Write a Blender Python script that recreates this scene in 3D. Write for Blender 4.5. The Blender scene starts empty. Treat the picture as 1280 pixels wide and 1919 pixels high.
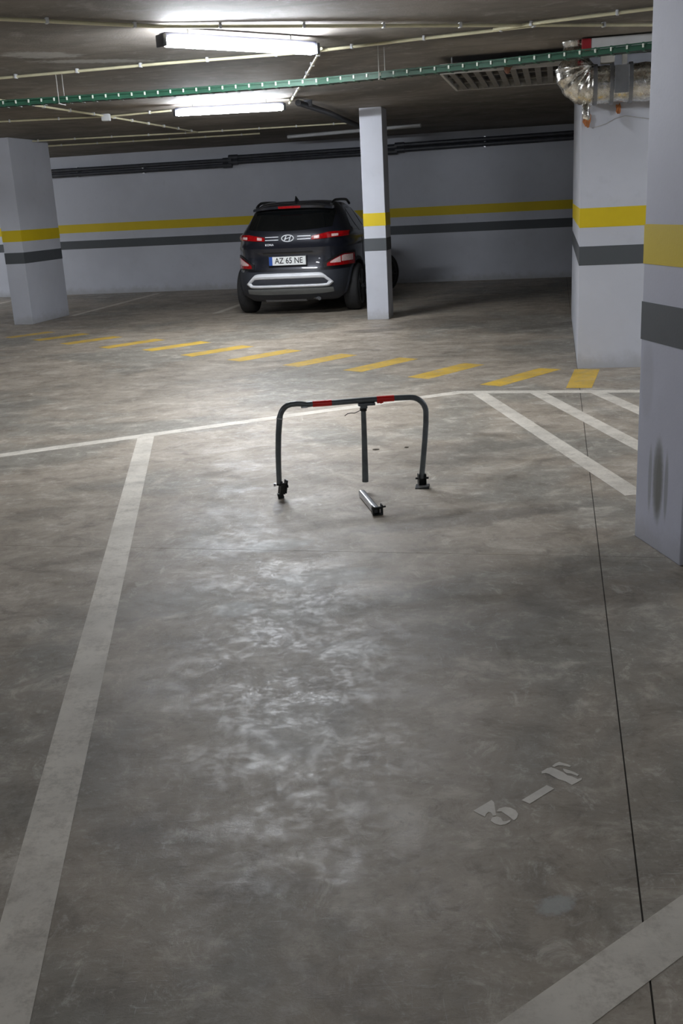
import bpy, bmesh, math, random
from mathutils import Vector, Matrix
sc = bpy.context.scene
C = sc.collection
R = random.Random(7)
PI = math.pi

# ------------------------------------------------------------------ camera
F_PX, PITCH, ROLL, EYE = 1912.47, 0.293586, -0.052277, 1.55
cam_data = bpy.data.cameras.new('camera')
cam = bpy.data.objects.new('camera', cam_data); C.objects.link(cam)
cam_data.sensor_fit = 'VERTICAL'; cam_data.sensor_height = 36.0
cam_data.lens = F_PX / 1919 * 36.0
cam_data.clip_start = 0.05
_c, _s, _cr, _sr = math.cos(PITCH), math.sin(PITCH), math.cos(ROLL), math.sin(ROLL)
_R0, _U0, _D = Vector((1, 0, 0)), Vector((0, _s, _c)), Vector((0, _c, -_s))
_rx = _R0 * _cr + _U0 * _sr
_up = -_R0 * _sr + _U0 * _cr
_m = Matrix((_rx, _up, -_D)).transposed().to_4x4()
_m.translation = (0, 0, EYE)
cam.matrix_world = _m
sc.camera = cam

# ------------------------------------------------------------------ world, exposure
w = bpy.data.worlds.new('world'); sc.world = w; w.use_nodes = True
w.node_tree.nodes['Background'].inputs[0].default_value = (0.5, 0.55, 0.65, 1)
w.node_tree.nodes['Background'].inputs[1].default_value = 0.02
sc.view_settings.view_transform = 'Standard'
sc.view_settings.look = 'None'
sc.view_settings.gamma = 1.0
sc.view_settings.use_curve_mapping = False
sc.view_settings.exposure = 0.18
TUBE_POWER = 225.0          # emission of the fluorescent diffusers
CEIL = 2.715

# ------------------------------------------------------------------ building axes
TH = math.radians(-12.243)
UX, UY = Vector((math.cos(TH), math.sin(TH))), Vector((-math.sin(TH), math.cos(TH)))
ORG = Vector((2.018, 8.339))
def uv(u, v, z=0.0):
    p = ORG + UX * u + UY * v
    return Vector((p.x, p.y, z))

# ------------------------------------------------------------------ materials
def srgb(r, g, b):
    f = lambda c: (c / 12.92 if c <= 0.04045 else ((c + 0.055) / 1.055) ** 2.4)
    return tuple(f(x / 255) for x in (r, g, b)) + (1,)
class N:
    def __init__(s, name):
        s.m = bpy.data.materials.new(name); s.m.use_nodes = True
        s.t = s.m.node_tree; s.b = s.t.nodes['Principled BSDF']
    def n(s, typ, **kw):
        x = s.t.nodes.new(typ)
        for k, v in kw.items(): setattr(x, k, v)
        return x
    def l(s, a, b): s.t.links.new(a, b)
    def pos(s, obj=False):
        return s.n('ShaderNodeTexCoord').outputs['Object'] if obj else s.n('ShaderNodeNewGeometry').outputs['Position']
    def mapv(s, src, scale=(1, 1, 1), rot=0.0, loc=(0, 0, 0)):
        m = s.n('ShaderNodeMapping'); m.inputs['Scale'].default_value = scale
        m.inputs['Rotation'].default_value = (0, 0, rot); m.inputs['Location'].default_value = loc
        s.l(src, m.inputs['Vector']); return m.outputs[0]
    def noise(s, src, scale, detail=4, rough=0.55, dist=0.0):
        x = s.n('ShaderNodeTexNoise'); x.inputs['Scale'].default_value = scale
        x.inputs['Detail'].default_value = detail; x.inputs['Roughness'].default_value = rough
        x.inputs['Distortion'].default_value = dist
        s.l(src, x.inputs['Vector']); return x.outputs['Fac']
    def rng(s, v, a, b, c=0.0, d=1.0, smooth=True):
        x = s.n('ShaderNodeMapRange'); x.interpolation_type = 'SMOOTHSTEP' if smooth else 'LINEAR'
        for i, q in zip((1, 2, 3, 4), (a, b, c, d)): x.inputs[i].default_value = q
        s.l(v, x.inputs[0]); return x.outputs[0]
    def math(s, op, a, b):
        x = s.n('ShaderNodeMath', operation=op)
        for i, q in enumerate((a, b)):
            if isinstance(q, (int, float)): x.inputs[i].default_value = q
            else: s.l(q, x.inputs[i])
        return x.outputs[0]
    def mix(s, f, a, b, blend='MIX'):
        x = s.n('ShaderNodeMix', data_type='RGBA', blend_type=blend)
        for i, q in zip((0, 6, 7), (f, a, b)):
            if isinstance(q, (int, float, tuple)): x.inputs[i].default_value = q
            else: s.l(q, x.inputs[i])
        return x.outputs[2]
    def set(s, **kw):
        for k, v in kw.items():
            k = k.replace('_', ' ')
            i = s.b.inputs[k]
            if isinstance(v, (int, float, tuple)): i.default_value = v
            else: s.l(v, i)
        return s.m
    def bump(s, h, strength=0.2, dist=0.01):
        x = s.n('ShaderNodeBump'); x.inputs['Strength'].default_value = strength
        x.inputs['Distance'].default_value = dist; s.l(h, x.inputs['Height'])
        s.l(x.outputs[0], s.b.inputs['Normal'])
    def blob(s, src, x, y, rx, ry, rot=0.0, jag=0.35, axes='XY'):
        # soft ragged ellipse mask, for stains and for painted light and shade
        sep = s.n('ShaderNodeSeparateXYZ'); s.l(src, sep.inputs[0])
        a = s.math('SUBTRACT', sep.outputs[axes[0]], x); b = s.math('SUBTRACT', sep.outputs[axes[1]], y)
        c_, s_ = math.cos(rot), math.sin(rot)
        p = s.math('DIVIDE', s.math('ADD', s.math('MULTIPLY', a, c_), s.math('MULTIPLY', b, s_)), rx)
        q = s.math('DIVIDE', s.math('SUBTRACT', s.math('MULTIPLY', b, c_), s.math('MULTIPLY', a, s_)), ry)
        d = s.math('ADD', s.math('MULTIPLY', p, p), s.math('MULTIPLY', q, q))
        nz = s.noise(src, 2.2 / min(rx, ry), 4, 0.65)
        d = s.math('ADD', d, s.math('MULTIPLY', s.math('SUBTRACT', nz, 0.5), jag * 4))
        return s.rng(d, 0.25, 1.1, 1, 0)

def mat_plain(name, col, rough=0.5, metal=0.0, var=0.12, scale=8.0, bump=0.0, **kw):
    k = N(name); p = k.pos(True)
    nz = k.noise(p, scale, 4)
    dark = tuple(c * (1 - var) for c in col[:3]) + (1,); lite = tuple(min(1, c * (1 + var)) for c in col[:3]) + (1,)
    k.set(Base_Color=k.mix(k.rng(nz, .3, .7), dark, lite), Roughness=rough, Metallic=metal, **kw)
    if bump: k.bump(k.noise(p, scale * 6, 3), bump, 0.004)
    return k.m

def floor_layers(k):
    """shared weathering of the concrete, with some shade and sheen painted in: returns colour, roughness, wear mask"""
    p = k.pos()
    big = k.noise(p, 0.6, 5, 0.62, 0.4)
    mid = k.noise(k.mapv(p, (1, 1.4, 1), 0.2), 3.0, 9, 0.74, 0.5)
    mot = k.noise(k.mapv(p, (1.3, 1, 1), 0.7), 7.5, 9, 0.8, 0.6)
    fine = k.noise(k.mapv(p, (1, 1.7, 1), .25), 22, 7, 0.8, .5)
    grit = k.noise(p, 140, 2, 0.6)
    col = k.mix(k.rng(big, .34, .66), srgb(134, 124, 110), srgb(166, 155, 140))
    col = k.mix(k.math('MULTIPLY', k.rng(big, .52, .40), .35), col, srgb(132, 136, 132))
    col = k.mix(k.math('MULTIPLY', k.rng(mid, .50, .68), .55), col, srgb(204, 196, 182))
    col = k.mix(k.math('MULTIPLY', k.rng(mid, .50, .34), .60), col, srgb(104, 95, 84))
    col = k.mix(k.math('MULTIPLY', k.rng(mot, .53, .68), .50), col, srgb(210, 204, 192))
    col = k.mix(k.math('MULTIPLY', k.rng(mot, .48, .32), .50), col, srgb(98, 90, 80))
    col = k.mix(k.math('MULTIPLY', k.rng(fine, .54, .72), .40), col, srgb(216, 210, 198))
    col = k.mix(k.math('MULTIPLY', k.rng(fine, .47, .28), .40), col, srgb(86, 79, 71))
    col = k.mix(k.math('MULTIPLY', k.rng(grit, .62, .75), .25), col, srgb(70, 66, 62))
    # trowel scratches, long and thin
    sc1 = k.noise(k.mapv(p, (3, 42, 3), 0.5), 3.2, 3, 0.6, 1.4)
    sc2 = k.noise(k.mapv(p, (46, 3, 3), 0.15), 3.0, 3, 0.6, 1.6)
    scr = k.math('MAXIMUM', k.rng(sc1, .60, .72), k.rng(sc2, .61, .74))
    patch = k.rng(k.noise(p, 1.7, 4, .6, .5), .46, .66)
    scr = k.math('MULTIPLY', scr, patch)
    col = k.mix(k.math('MULTIPLY', scr, .40), col, srgb(206, 202, 194))
    for (x, y, rx, ry, rot, amt) in ((1.05, 3.9, .50, .30, .5, .28), (.62, 4.9, .75, .12, .2, .42), (1.55, 13.4, 1.1, .8, .2, .45),  # dark patches; the first paints the nearest pillar's shadow into the floor colour
                                     (.5, 12.9, .45, .22, 0, .45), (-.2, 3.55, .22, .2, 0, .2), (.75, 6.3, .6, .35, .2, .28),
                                     (-.338, 5.27, .035, .16, 0, .5), (2.4, 12.5, 1.0, .5, 0.3, .35)):
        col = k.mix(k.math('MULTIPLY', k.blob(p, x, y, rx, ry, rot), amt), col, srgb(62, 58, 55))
    for (x, y, rx, ry, rot, amt) in ((.44, 1.955, .055, .035, .4, .7), (-.32, 4.63, .20, .10, .2, .5), (-.16, 2.85, .22, .25, 0, .28), (-.45, 3.85, .10, .10, 0, .55),  # pale patches, some painting the lamps' floor reflections into the colour
                                     (.0, 3.4, .16, .10, 0, .35), (-.10, 4.15, .30, .14, .2, .45)):
        col = k.mix(k.math('MULTIPLY', k.blob(p, x, y, rx, ry, rot), amt), col, srgb(170, 172, 168))
    gl = k.noise(k.mapv(p, (1, 1.3, 1), .3), 2.3, 10, 0.8, 0.3)
    mg = k.noise(k.mapv(p, (1.2, 1, 1), 1.1), 13, 9, 0.82, 0.4)
    pol = k.rng(k.math('ADD', k.math('MULTIPLY', gl, .55), k.math('MULTIPLY', mg, .45)), .45, .62)   # polished, trafficked patches
    rough = k.math('SUBTRACT', .60, k.math('MULTIPLY', pol, .27))
    rough = k.math('ADD', rough, k.math('MULTIPLY', k.math('SUBTRACT', fine, .5), .45))
    rough = k.math('SUBTRACT', rough, k.math('MULTIPLY', scr, .10))
    h = k.math('ADD', k.math('MULTIPLY', mot, .25), k.math('ADD', k.math('MULTIPLY', fine, .5), k.math('MULTIPLY', scr, .3)))
    return p, col, rough, h, fine, mid

def mat_floor():
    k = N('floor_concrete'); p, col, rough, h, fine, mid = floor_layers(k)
    k.set(Base_Color=col, Roughness=rough, Specular_IOR_Level=0.5)
    k.bump(h, .30, .006); return k.m
def mat_marking(name, paint, worn):
    k = N(name); p, col, rough, h, fine, mid = floor_layers(k)
    n1 = k.noise(p, 9, 6, .75); n2 = k.noise(p, 60, 3, .7)
    wear = k.rng(k.math('ADD', k.math('MULTIPLY', n1, .7), k.math('MULTIPLY', n2, .3)), .44, .66, 0, 1)
    tone = k.mix(k.rng(k.noise(p, 3.5, 4), .35, .7), paint, tuple(c * .78 for c in paint[:3]) + (1,))
    k.set(Base_Color=k.mix(k.math('ADD', k.math('MULTIPLY', wear, worn), .08), tone, col), Roughness=k.math('ADD', k.math('MULTIPLY', rough, .5), .3))
    k.bump(h, .2, .008); return k.m

def mat_wall(name, col, dirt=.25, low=.0):
    k = N(name); p = k.pos()
    a = k.noise(p, .9, 5, .6); b = k.noise(p, 7, 5, .65); c2 = k.noise(p, 70, 3, .6)
    c = k.mix(k.rng(a, .35, .7), tuple(x * .90 for x in col[:3]) + (1,), col)
    c = k.mix(k.math('MULTIPLY', k.rng(b, .56, .8), dirt), c, tuple(x * .62 for x in col[:3]) + (1,))
    if low:
        sep = k.n('ShaderNodeSeparateXYZ'); k.l(p, sep.inputs[0])
        g = k.math('ADD', sep.outputs[2], k.math('MULTIPLY', k.math('SUBTRACT', b, .5), .25))
        c = k.mix(k.rng(g, .0, .16, low, 0), c, srgb(120, 114, 100))
    k.set(Base_Color=c, Roughness=.62)
    k.bump(k.math('ADD', c2, k.math('MULTIPLY', b, 1.2)), .12, .004); return k

def mat_ceiling():
    k = N('ceiling_concrete'); p = k.pos()
    a = k.noise(p, .7, 6, .62, .7); b = k.noise(p, 5, 6, .7, .5); c2 = k.noise(p, 60, 3, .6)
    c = k.mix(k.rng(a, .33, .68), srgb(98, 93, 86), srgb(134, 127, 119))
    c = k.mix(k.math('MULTIPLY', k.rng(b, .5, .78), .45), c, srgb(172, 170, 166))
    c = k.mix(k.math('MULTIPLY', k.rng(b, .46, .25), .4), c, srgb(84, 80, 76))
    # formwork board lines across the slab
    wv = k.n('ShaderNodeTexWave', wave_type='BANDS', bands_direction='X'); wv.inputs['Scale'].default_value = .26
    wv.inputs['Distortion'].default_value = .25; k.l(k.mapv(p, (1, 1, 1), -TH + PI / 2), wv.inputs['Vector'])
    c = k.mix(k.math('MULTIPLY', k.rng(wv.outputs['Fac'], .985, 1.0), .35), c, srgb(90, 86, 80))
    for (x, y, rx, ry, rot) in ((-2.05, 8.3, .35, .18, .5), (-1.75, 8.75, .5, .12, .3)):  # near lamp's pool of light, painted into the ceiling colour
        c = k.mix(k.math('MULTIPLY', k.blob(p, x, y, rx, ry, rot, .5), .6), c, srgb(190, 190, 188))
    k.set(Base_Color=c, Roughness=.8); k.bump(k.math('ADD', c2, b), .25, .006); return k.m

M = {}
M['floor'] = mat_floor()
M['white_mark'] = mat_marking('white_floor_paint', srgb(222, 215, 202), .5)
M['stencil'] = mat_marking('stencil_paint', srgb(226, 220, 210), .25)
M['yellow_mark'] = mat_marking('yellow_floor_paint', srgb(218, 178, 50), .5)
M['wall'] = mat_wall('wall_paint', srgb(196, 199, 208), .22, .35).m
M['yellow_band'] = mat_wall('yellow_band_paint', srgb(214, 188, 12), .18).m
M['grey_band'] = mat_wall('grey_band_paint', srgb(78, 82, 86), .3).m
M['ceiling'] = mat_ceiling()
M['joint'] = mat_plain('joint_dirt', srgb(70, 66, 60), .9)
M['conduit'] = mat_plain('cream_conduit', srgb(205, 200, 168), .45, var=.08)
M['white_plastic'] = mat_plain('white_plastic', srgb(200, 202, 204), .5, var=.06)
M['tray'] = mat_plain('green_tray', srgb(34, 84, 62), .5, var=.2)
M['clip'] = mat_plain('pale_clip', srgb(226, 232, 220), .35, var=.05)
M['housing'] = mat_plain('fixture_housing', srgb(120, 122, 138), .5)
M['dark_pipe'] = mat_plain('dark_pipe', srgb(58, 60, 66), .45, var=.2)
M['steel'] = mat_plain('bright_steel', srgb(190, 192, 196), .28, 1.0)
M['bar'] = mat_plain('gunmetal_paint', srgb(92, 98, 101), .36, .3, var=.18, scale=20, bump=.05)
M['bar_dark'] = mat_plain('black_iron', srgb(36, 38, 38), .45, .5, var=.3, scale=40, bump=.2)
M['red_tape'] = mat_plain('red_reflective_tape', srgb(200, 22, 16), .35, var=.15)
M['orange'] = mat_plain('orange_foam', srgb(176, 112, 66), .8, var=.3, scale=30, bump=.5)
M['red_paint'] = mat_plain('red_cap', srgb(150, 30, 40), .5)
M['brown'] = mat_plain('brown_rust', srgb(120, 80, 62), .8, var=.3, scale=25, bump=.4)
M['brown_dirt'] = mat_plain('dirt', srgb(96, 88, 78), .9)
M['slat'] = mat_plain('slat_metal', srgb(104, 100, 94), .6, var=.15)
M['vent'] = mat_plain('vent_metal', srgb(168, 166, 160), .5, var=.12)
M['vent_dark'] = mat_plain('vent_inside', srgb(40, 38, 36), .8)
def mat_foil():
    k = N('aluminium_foil'); p = k.pos(True)
    a = k.noise(p, 9, 3, .5, .8); b = k.noise(p, 40, 3, .6)
    k.set(Base_Color=k.mix(k.rng(a, .3, .7), srgb(200, 196, 186), srgb(232, 230, 226)), Metallic=1.0, Roughness=k.rng(b, .3, .7, .18, .36))
    k.bump(k.math('ADD', a, k.math('MULTIPLY', b, .1)), .16, .010); return k.m
M['foil'] = mat_foil()
M['foil_tape'] = mat_plain('grey_duct_tape', srgb(136, 138, 142), .4, .6)
def mat_tube():
    k = N('lit_diffuser'); k.set(Base_Color=(1, 1, 1, 1), Emission_Color=(.90, .94, 1.0, 1), Emission_Strength=TUBE_POWER); return k.m
M['tube'] = mat_tube()
def mat_paint():
    k = N('dark_car_paint'); p = k.pos(True)
    fl = k.noise(p, 900, 1)
    k.set(Base_Color=k.mix(k.rng(fl, .4, .7), srgb(24, 26, 35), srgb(38, 41, 52)), Metallic=.3, Roughness=.34, Coat_Weight=1.0, Coat_Roughness=.06); return k.m
M['paint'] = mat_paint()
M['cladding'] = mat_plain('grey_cladding', srgb(46, 49, 56), .6, var=.08, scale=40)
M['lip'] = mat_plain('grey_bumper_lip', srgb(104, 106, 104), .55, var=.08)
M['black_trim'] = mat_plain('black_trim', srgb(14, 15, 17), .45)
M['glass'] = mat_plain('dark_tinted_glass', srgb(14, 16, 17), .07, var=.05, Coat_Weight=.5)
M['silver'] = mat_plain('satin_silver', srgb(232, 234, 238), .5, .15, var=.05)
M['chrome'] = mat_plain('chrome', srgb(214, 216, 220), .12, 1.0, var=.03)
M['tail_red'] = mat_plain('red_lens', srgb(150, 8, 14), .12, var=.2, scale=30, Coat_Weight=.8)
M['tail_clear'] = mat_plain('pale_lens', srgb(214, 186, 182), .15, var=.15, scale=40, Coat_Weight=.8)
M['tyre'] = mat_plain('tyre_rubber', srgb(34, 34, 35), .8, var=.2, scale=30, bump=.3)
M['rim'] = mat_plain('grey_alloy', srgb(70, 72, 76), .4, .7)
M['plate'] = mat_plain('plate_white', srgb(226, 228, 226), .4, var=.03)
M['plate_blue'] = mat_plain('plate_blue', srgb(18, 68, 150), .4)
M['plate_ink'] = mat_plain('plate_ink', srgb(24, 24, 26), .5)

# ------------------------------------------------------------------ mesh helpers
def link(name, me, mat=None, parent=None):
    o = bpy.data.objects.new(name, me); C.objects.link(o)
    if mat: me.materials.append(mat)
    if parent: o.parent = parent
    return o
def from_bm(name, bm, mat=None, parent=None, smooth=False, keep=False):
    me = bpy.data.meshes.new(name)
    if not keep: bmesh.ops.recalc_face_normals(bm, faces=bm.faces)
    if smooth:
        for f in bm.faces: f.smooth = True
    bm.to_mesh(me); bm.free()
    if smooth:
        try: me.set_sharp_from_angle(angle=math.radians(38))
        except Exception: pass
    return link(name, me, mat, parent)
def box(bm, a, b, rot=None, bev=0.0):
    a, b = Vector(a), Vector(b); c = (a + b) / 2; s = b - a
    g = bmesh.ops.create_cube(bm, size=1.0)['verts']
    for v in g:
        v.co = Vector((v.co.x * s.x, v.co.y * s.y, v.co.z * s.z))
    if bev:
        es = list({e for v in g for e in v.link_edges})
        r = bmesh.ops.bevel(bm, geom=es, offset=bev, segments=2, affect='EDGES', profile=.6)
        g = list({v for f in r['faces'] for v in f.verts} | {v for v in g if v.is_valid})
    for v in g:
        if rot: v.co = rot @ v.co
        v.co += c
    return g
def sweep(bm, pts, r, seg=12, cap=True, closed=False, squash=None):
    """tube along a polyline; r scalar or list; squash list of (a,b) section scalings"""
    pts = [Vector(p) for p in pts]; n = len(pts)
    rs = r if isinstance(r, (list, tuple)) else [r] * n
    t0 = (pts[1] - pts[0]).normalized()
    up = Vector((0, 0, 1)) if abs(t0.z) < .9 else Vector((0, 1, 0))
    nx = t0.cross(up).normalized(); rings = []
    for i in range(n):
        if closed: t = (pts[(i + 1) % n] - pts[i - 1]).normalized()
        else: t = (pts[min(i + 1, n - 1)] - pts[max(i - 1, 0)]).normalized()
        nx = (nx - t * nx.dot(t)).normalized(); ny = t.cross(nx)
        sa, sb = squash[i] if squash else (1, 1)
        rings.append([bm.verts.new(pts[i] + nx * (math.cos(2 * PI * k / seg) * rs[i] * sa) + ny * (math.sin(2 * PI * k / seg) * rs[i] * sb)) for k in range(seg)])
    m = n if closed else n - 1
    for i in range(m):
        A, B = rings[i], rings[(i + 1) % n]
        for k in range(seg): bm.faces.new((A[k], A[(k + 1) % seg], B[(k + 1) % seg], B[k]))
    if cap and not closed:
        bm.faces.new(rings[0][::-1]); bm.faces.new(rings[-1])
def tube(name, pts, r, mat, parent=None, seg=12, **kw):
    bm = bmesh.new(); sweep(bm, pts, r, seg, **kw); return from_bm(name, bm, mat, parent, True)
def prism(bm, poly, z0, z1):
    lo = [bm.verts.new((p[0], p[1], z0)) for p in poly]; hi = [bm.verts.new((p[0], p[1], z1)) for p in poly]
    n = len(poly)
    bm.faces.new(hi); bm.faces.new(lo[::-1])
    for i in range(n): bm.faces.new((lo[i], lo[(i + 1) % n], hi[(i + 1) % n], hi[i]))
def slab(name, poly, z0, z1, mat, parent=None):
    bm = bmesh.new(); prism(bm, poly, z0, z1); return from_bm(name, bm, mat, parent)
def arc(c, a, b, r, t0, t1, n):
    return [Vector(c) + Vector(a) * (r * math.cos(t0 + (t1 - t0) * i / n)) + Vector(b) * (r * math.sin(t0 + (t1 - t0) * i / n)) for i in range(n + 1)]
def empty(name, loc, rz=0.0):
    o = bpy.data.objects.new(name, None); C.objects.link(o); o.empty_display_size = .1
    o.location = loc; o.rotation_euler = (0, 0, rz); return o
def tag(o, label, cat, group=None):
    o['label'] = label; o['category'] = cat
    if group: o['group'] = group
    return o
def struct(o): o['kind'] = 'structure'; return o
def copy_tree(o, parent=None):
    c = o.copy(); C.objects.link(c); c.parent = parent
    for ch in list(o.children): copy_tree(ch, c)
    return c

# ------------------------------------------------------------------ structure: floor with its slabs and joints
U0, U1, V0, V1 = -30.0, 22.0, -26.0, 11.6
quad = lambda a, b, c, d: [tuple(uv(a, c).xy), tuple(uv(b, c).xy), tuple(uv(b, d).xy), tuple(uv(a, d).xy)]
floor = struct(slab('floor', quad(U0, U1, V0, V1), -.10, -.0025, M['joint']))
JV = -4.19
for (a, b, c, d) in ((U0, -.0022, JV + .0015, V1), (.0022, U1, JV + .0015, V1), (U0, -.0022, V0, JV - .0015), (.0022, U1, V0, JV - .0015)):
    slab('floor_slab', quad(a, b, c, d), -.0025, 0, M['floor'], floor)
ceiling = struct(slab('ceiling', quad(U0, U1, V0, V1), CEIL, CEIL + .15, M['ceiling']))

BANDS = ((1.236, 1.400, 'yellow_band'), (.913, 1.076, 'grey_band'))
def wall(name, a, b, c, d):
    o = struct(slab(name, quad(a, b, c, d), 0, CEIL, M['wall'])); return o
wb = wall('wall_back', U0, U1, V1, V1 + .2)
wl = wall('wall_left', U0 - .2, U0, V0, V1); wr = wall('wall_right', U1, U1 + .2, V0, V1); wf = wall('wall_front', U0, U1, V0 - .2, V0)
E = .002
for z0, z1, nm in BANDS:
    slab(nm, quad(U0 + E, U1 - E, V1 - E, V1), z0, z1, M[nm], wb)
    slab(nm, quad(U0, U0 + E, V0 + E, V1 - E), z0, z1, M[nm], wl)
    slab(nm, quad(U1 - E, U1, V0 + E, V1 - E), z0, z1, M[nm], wr)
    slab(nm, quad(U0 + E, U1 - E, V0, V0 + E), z0, z1, M[nm], wf)

# pillars and the partition
def ring_band(name, x0, x1, y0, y1, z0, z1, mat, parent):
    bm = bmesh.new(); e = E
    o = [(x0 - e, y0 - e), (x1 + e, y0 - e), (x1 + e, y1 + e), (x0 - e, y1 + e)]
    lo = [bm.verts.new((*p, z0)) for p in o]; hi = [bm.verts.new((*p, z1)) for p in o]
    i_ = [(x0, y0), (x1, y0), (x1, y1), (x0, y1)]
    li = [bm.verts.new((*p, z0)) for p in i_]; hi_ = [bm.verts.new((*p, z1)) for p in i_]
    for k in range(4):
        j = (k + 1) % 4
        bm.faces.new((lo[k], lo[j], hi[j], hi[k])); bm.faces.new((hi[k], hi[j], hi_[j], hi_[k])); bm.faces.new((li[k], li[j], lo[j], lo[k]))
    return from_bm(name, bm, mat, parent)
def pillar(name, loc, rz, x1, y1, mat=None):
    e = empty(name, loc, rz); bm = bmesh.new()
    box(bm, (0, 0, 0), (x1, y1, CEIL), bev=.006)
    from_bm('shaft', bm, mat or M['wall'], e)
    for z0, z1, nm in BANDS: ring_band(nm, 0, x1, 0, y1, z0, z1, M[nm], e)
    return e
def stained_wall():
    k = mat_wall('pillar_paint_stained', srgb(190, 192, 206), .2, .3); p = k.pos(True)
    src = k.b.inputs['Base Color'].links[0].from_socket
    c = src
    # object space: x across, y along the visible side (0.433 = far corner), z up
    for (y, z, ry, rz, amt) in ((.225, .32, .055, .21, .72), (.218, .29, .030, .17, .35), (.300, .31, .020, .17, .40), (.150, .31, .020, .17, .45), (.36, .74, .07, .20, .14)):
        c = k.mix(k.math('MULTIPLY', k.blob(p, y, z, ry, rz, 0, .10, 'YZ'), amt), c, srgb(92, 92, 78))
    k.l(c, k.b.inputs['Base Color']); return k.m
p1 = pillar('concrete_pillar', uv(-8.395, 6.05), TH, .315, 1.256)
tag(p1, 'wide grey-white concrete pillar at left edge of the photo, with yellow and grey bands', 'pillar')
p2 = pillar('concrete_pillar', uv(-2.722, 5.364), TH, .296, .417)
tag(p2, 'slim brightly lit white pillar standing just right of the parked car', 'pillar')
A4 = math.radians(9.19)
p4 = pillar('concrete_pillar', (1.426, 4.072, 0), A4, .62, .433, stained_wall())
tag(p4, 'nearest pillar, at right edge of the photo, with a dark vertical scuff near its foot', 'pillar')
part = struct(slab('wall_partition', quad(0, 4.2, .951, 5.105), 0, CEIL, M['wall']))
for z0, z1, nm in BANDS:
    slab(nm, quad(-E, 4.2, .951 - E, .951), z0, z1, M[nm], part)
    slab(nm, quad(-E, 0, .951, 5.105 + E), z0, z1, M[nm], part)
    slab(nm, quad(0, 4.2, 5.105, 5.105 + E), z0, z1, M[nm], part)

# ------------------------------------------------------------------ floor markings (thin paint on the floor)
PZ = .0012
def mark(name, poly, mat, z=PZ): return slab(name, poly, .0001, z, mat, floor)
def strip(a, b, wa, wb=None):
    a, b = Vector(a), Vector(b); d = (b - a).normalized(); n = Vector((-d.y, d.x)); wb = wb or wa
    return [tuple(a - n * wa / 2), tuple(b - n * wb / 2), tuple(b + n * wb / 2), tuple(a + n * wa / 2)]
def ext(a, b, t):  # point on the line a-b
    return (a[0] + (b[0] - a[0]) * t, a[1] + (b[1] - a[1]) * t)
A, B = (-2.34, 6.895), (1.02, 8.372)
mark('aisle_line', strip(ext(A, B, -2.2), B, .115), M['white_mark'])
mark('aisle_line', strip((1.00, 8.385), ext((1.06, 8.358), (2.41, 8.008), 3.2), .115), M['white_mark'], .0011)
mark('bay_line', strip((-1.388, 7.262), (-.645, .85), .118), M['white_mark'], .0010)
mark('bay_line', strip(ext((.343, 1.61), (.71, 1.878), -1.6), ext((.343, 1.61), (.71, 1.878), 3.4), .118), M['white_mark'], .0010)
for a, b in (((1.184, 8.287), (1.556, 5.16)), ((1.636, 8.18), (1.93, 5.85)), ((2.095, 8.066), (2.36, 6.0))):
    mark('hatch_line', strip(a, b, .118), M['white_mark'], .0010)
for a, b, wd in (((-4.479, 14.273), (-4.0, 14.75), .20), ((-3.959, 13.772), (-3.40, 14.27), .22), ((-3.437, 13.186), (-2.85, 13.72), .23), ((-2.805, 12.587), (-2.20, 13.16), .23),
              ((-2.197, 12.119), (-1.56, 12.66), .24), ((-1.646, 11.475), (-1.00, 12.06), .24), ((-1.064, 10.903), (-.43, 11.50), .24),
              ((-.44, 10.314), (.17, 10.92), .24), ((.173, 9.783), (.768, 10.419), .24), ((.754, 9.189), (1.352, 9.834), .24)):
    mark('yellow_dash', strip(a, b, wd), M['yellow_mark'])
mark('yellow_dash', [(1.242, 8.682), (1.399, 8.554), (2.071, 9.259), (1.891, 9.383)], M['yellow_mark'])
mark('yellow_dash', [(1.902, 8.32), (2.10, 8.262), (2.394, 9.15), (2.184, 9.221)], M['yellow_mark'], .0013)
for a, b in (((-1.80, 16.2), (-1.0, 19.9)), ((-4.25, 17.04), (-3.45, 20.9)), ((-6.9, 18.3), (-6.3, 21.6))):
    mark('bay_line', strip(a, b, .11), M['white_mark'], .0010)
G3 = [(0.306, 2.343), (0.361, 2.388), (0.366, 2.378), (0.362, 2.317), (0.354, 2.316), (0.351, 2.33), (0.345, 2.334), (0.337, 2.325), (0.332, 2.313)]
G3b = [(0.366, 2.334), (0.374, 2.347), (0.392, 2.353), (0.405, 2.348), (0.416, 2.335), (0.42, 2.319), (0.414, 2.301), (0.404, 2.29), (0.397, 2.304), (0.388, 2.318), (0.379, 2.333)]
G3c = [(0.344, 2.294), (0.35, 2.308), (0.363, 2.312), (0.372, 2.305), (0.375, 2.289), (0.383, 2.288), (0.396, 2.294), (0.393, 2.286), (0.379, 2.275), (0.365, 2.273), (0.352, 2.281)]
GD = [(0.44, 2.38), (0.521, 2.446), (0.538, 2.428), (0.459, 2.362)]
GF = [(0.52, 2.505), (0.521, 2.515), (0.541, 2.532), (0.552, 2.535), (0.561, 2.528), (0.579, 2.507), (0.588, 2.489), (0.599, 2.483), (0.611, 2.468), (0.624, 2.474), (0.621, 2.464), (0.608, 2.454), (0.589, 2.44), (0.585, 2.446), (0.576, 2.46), (0.559, 2.473), (0.54, 2.501), (0.531, 2.508)]
GFb = [(0.556, 2.541), (0.568, 2.554), (0.581, 2.562), (0.591, 2.554), (0.601, 2.547), (0.609, 2.537), (0.604, 2.532), (0.594, 2.538), (0.585, 2.543), (0.574, 2.544), (0.561, 2.536)]
GFc = [(0.583, 2.526), (0.592, 2.52), (0.609, 2.505), (0.62, 2.49), (0.614, 2.484), (0.6, 2.498), (0.588, 2.502), (0.583, 2.514)]
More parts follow.
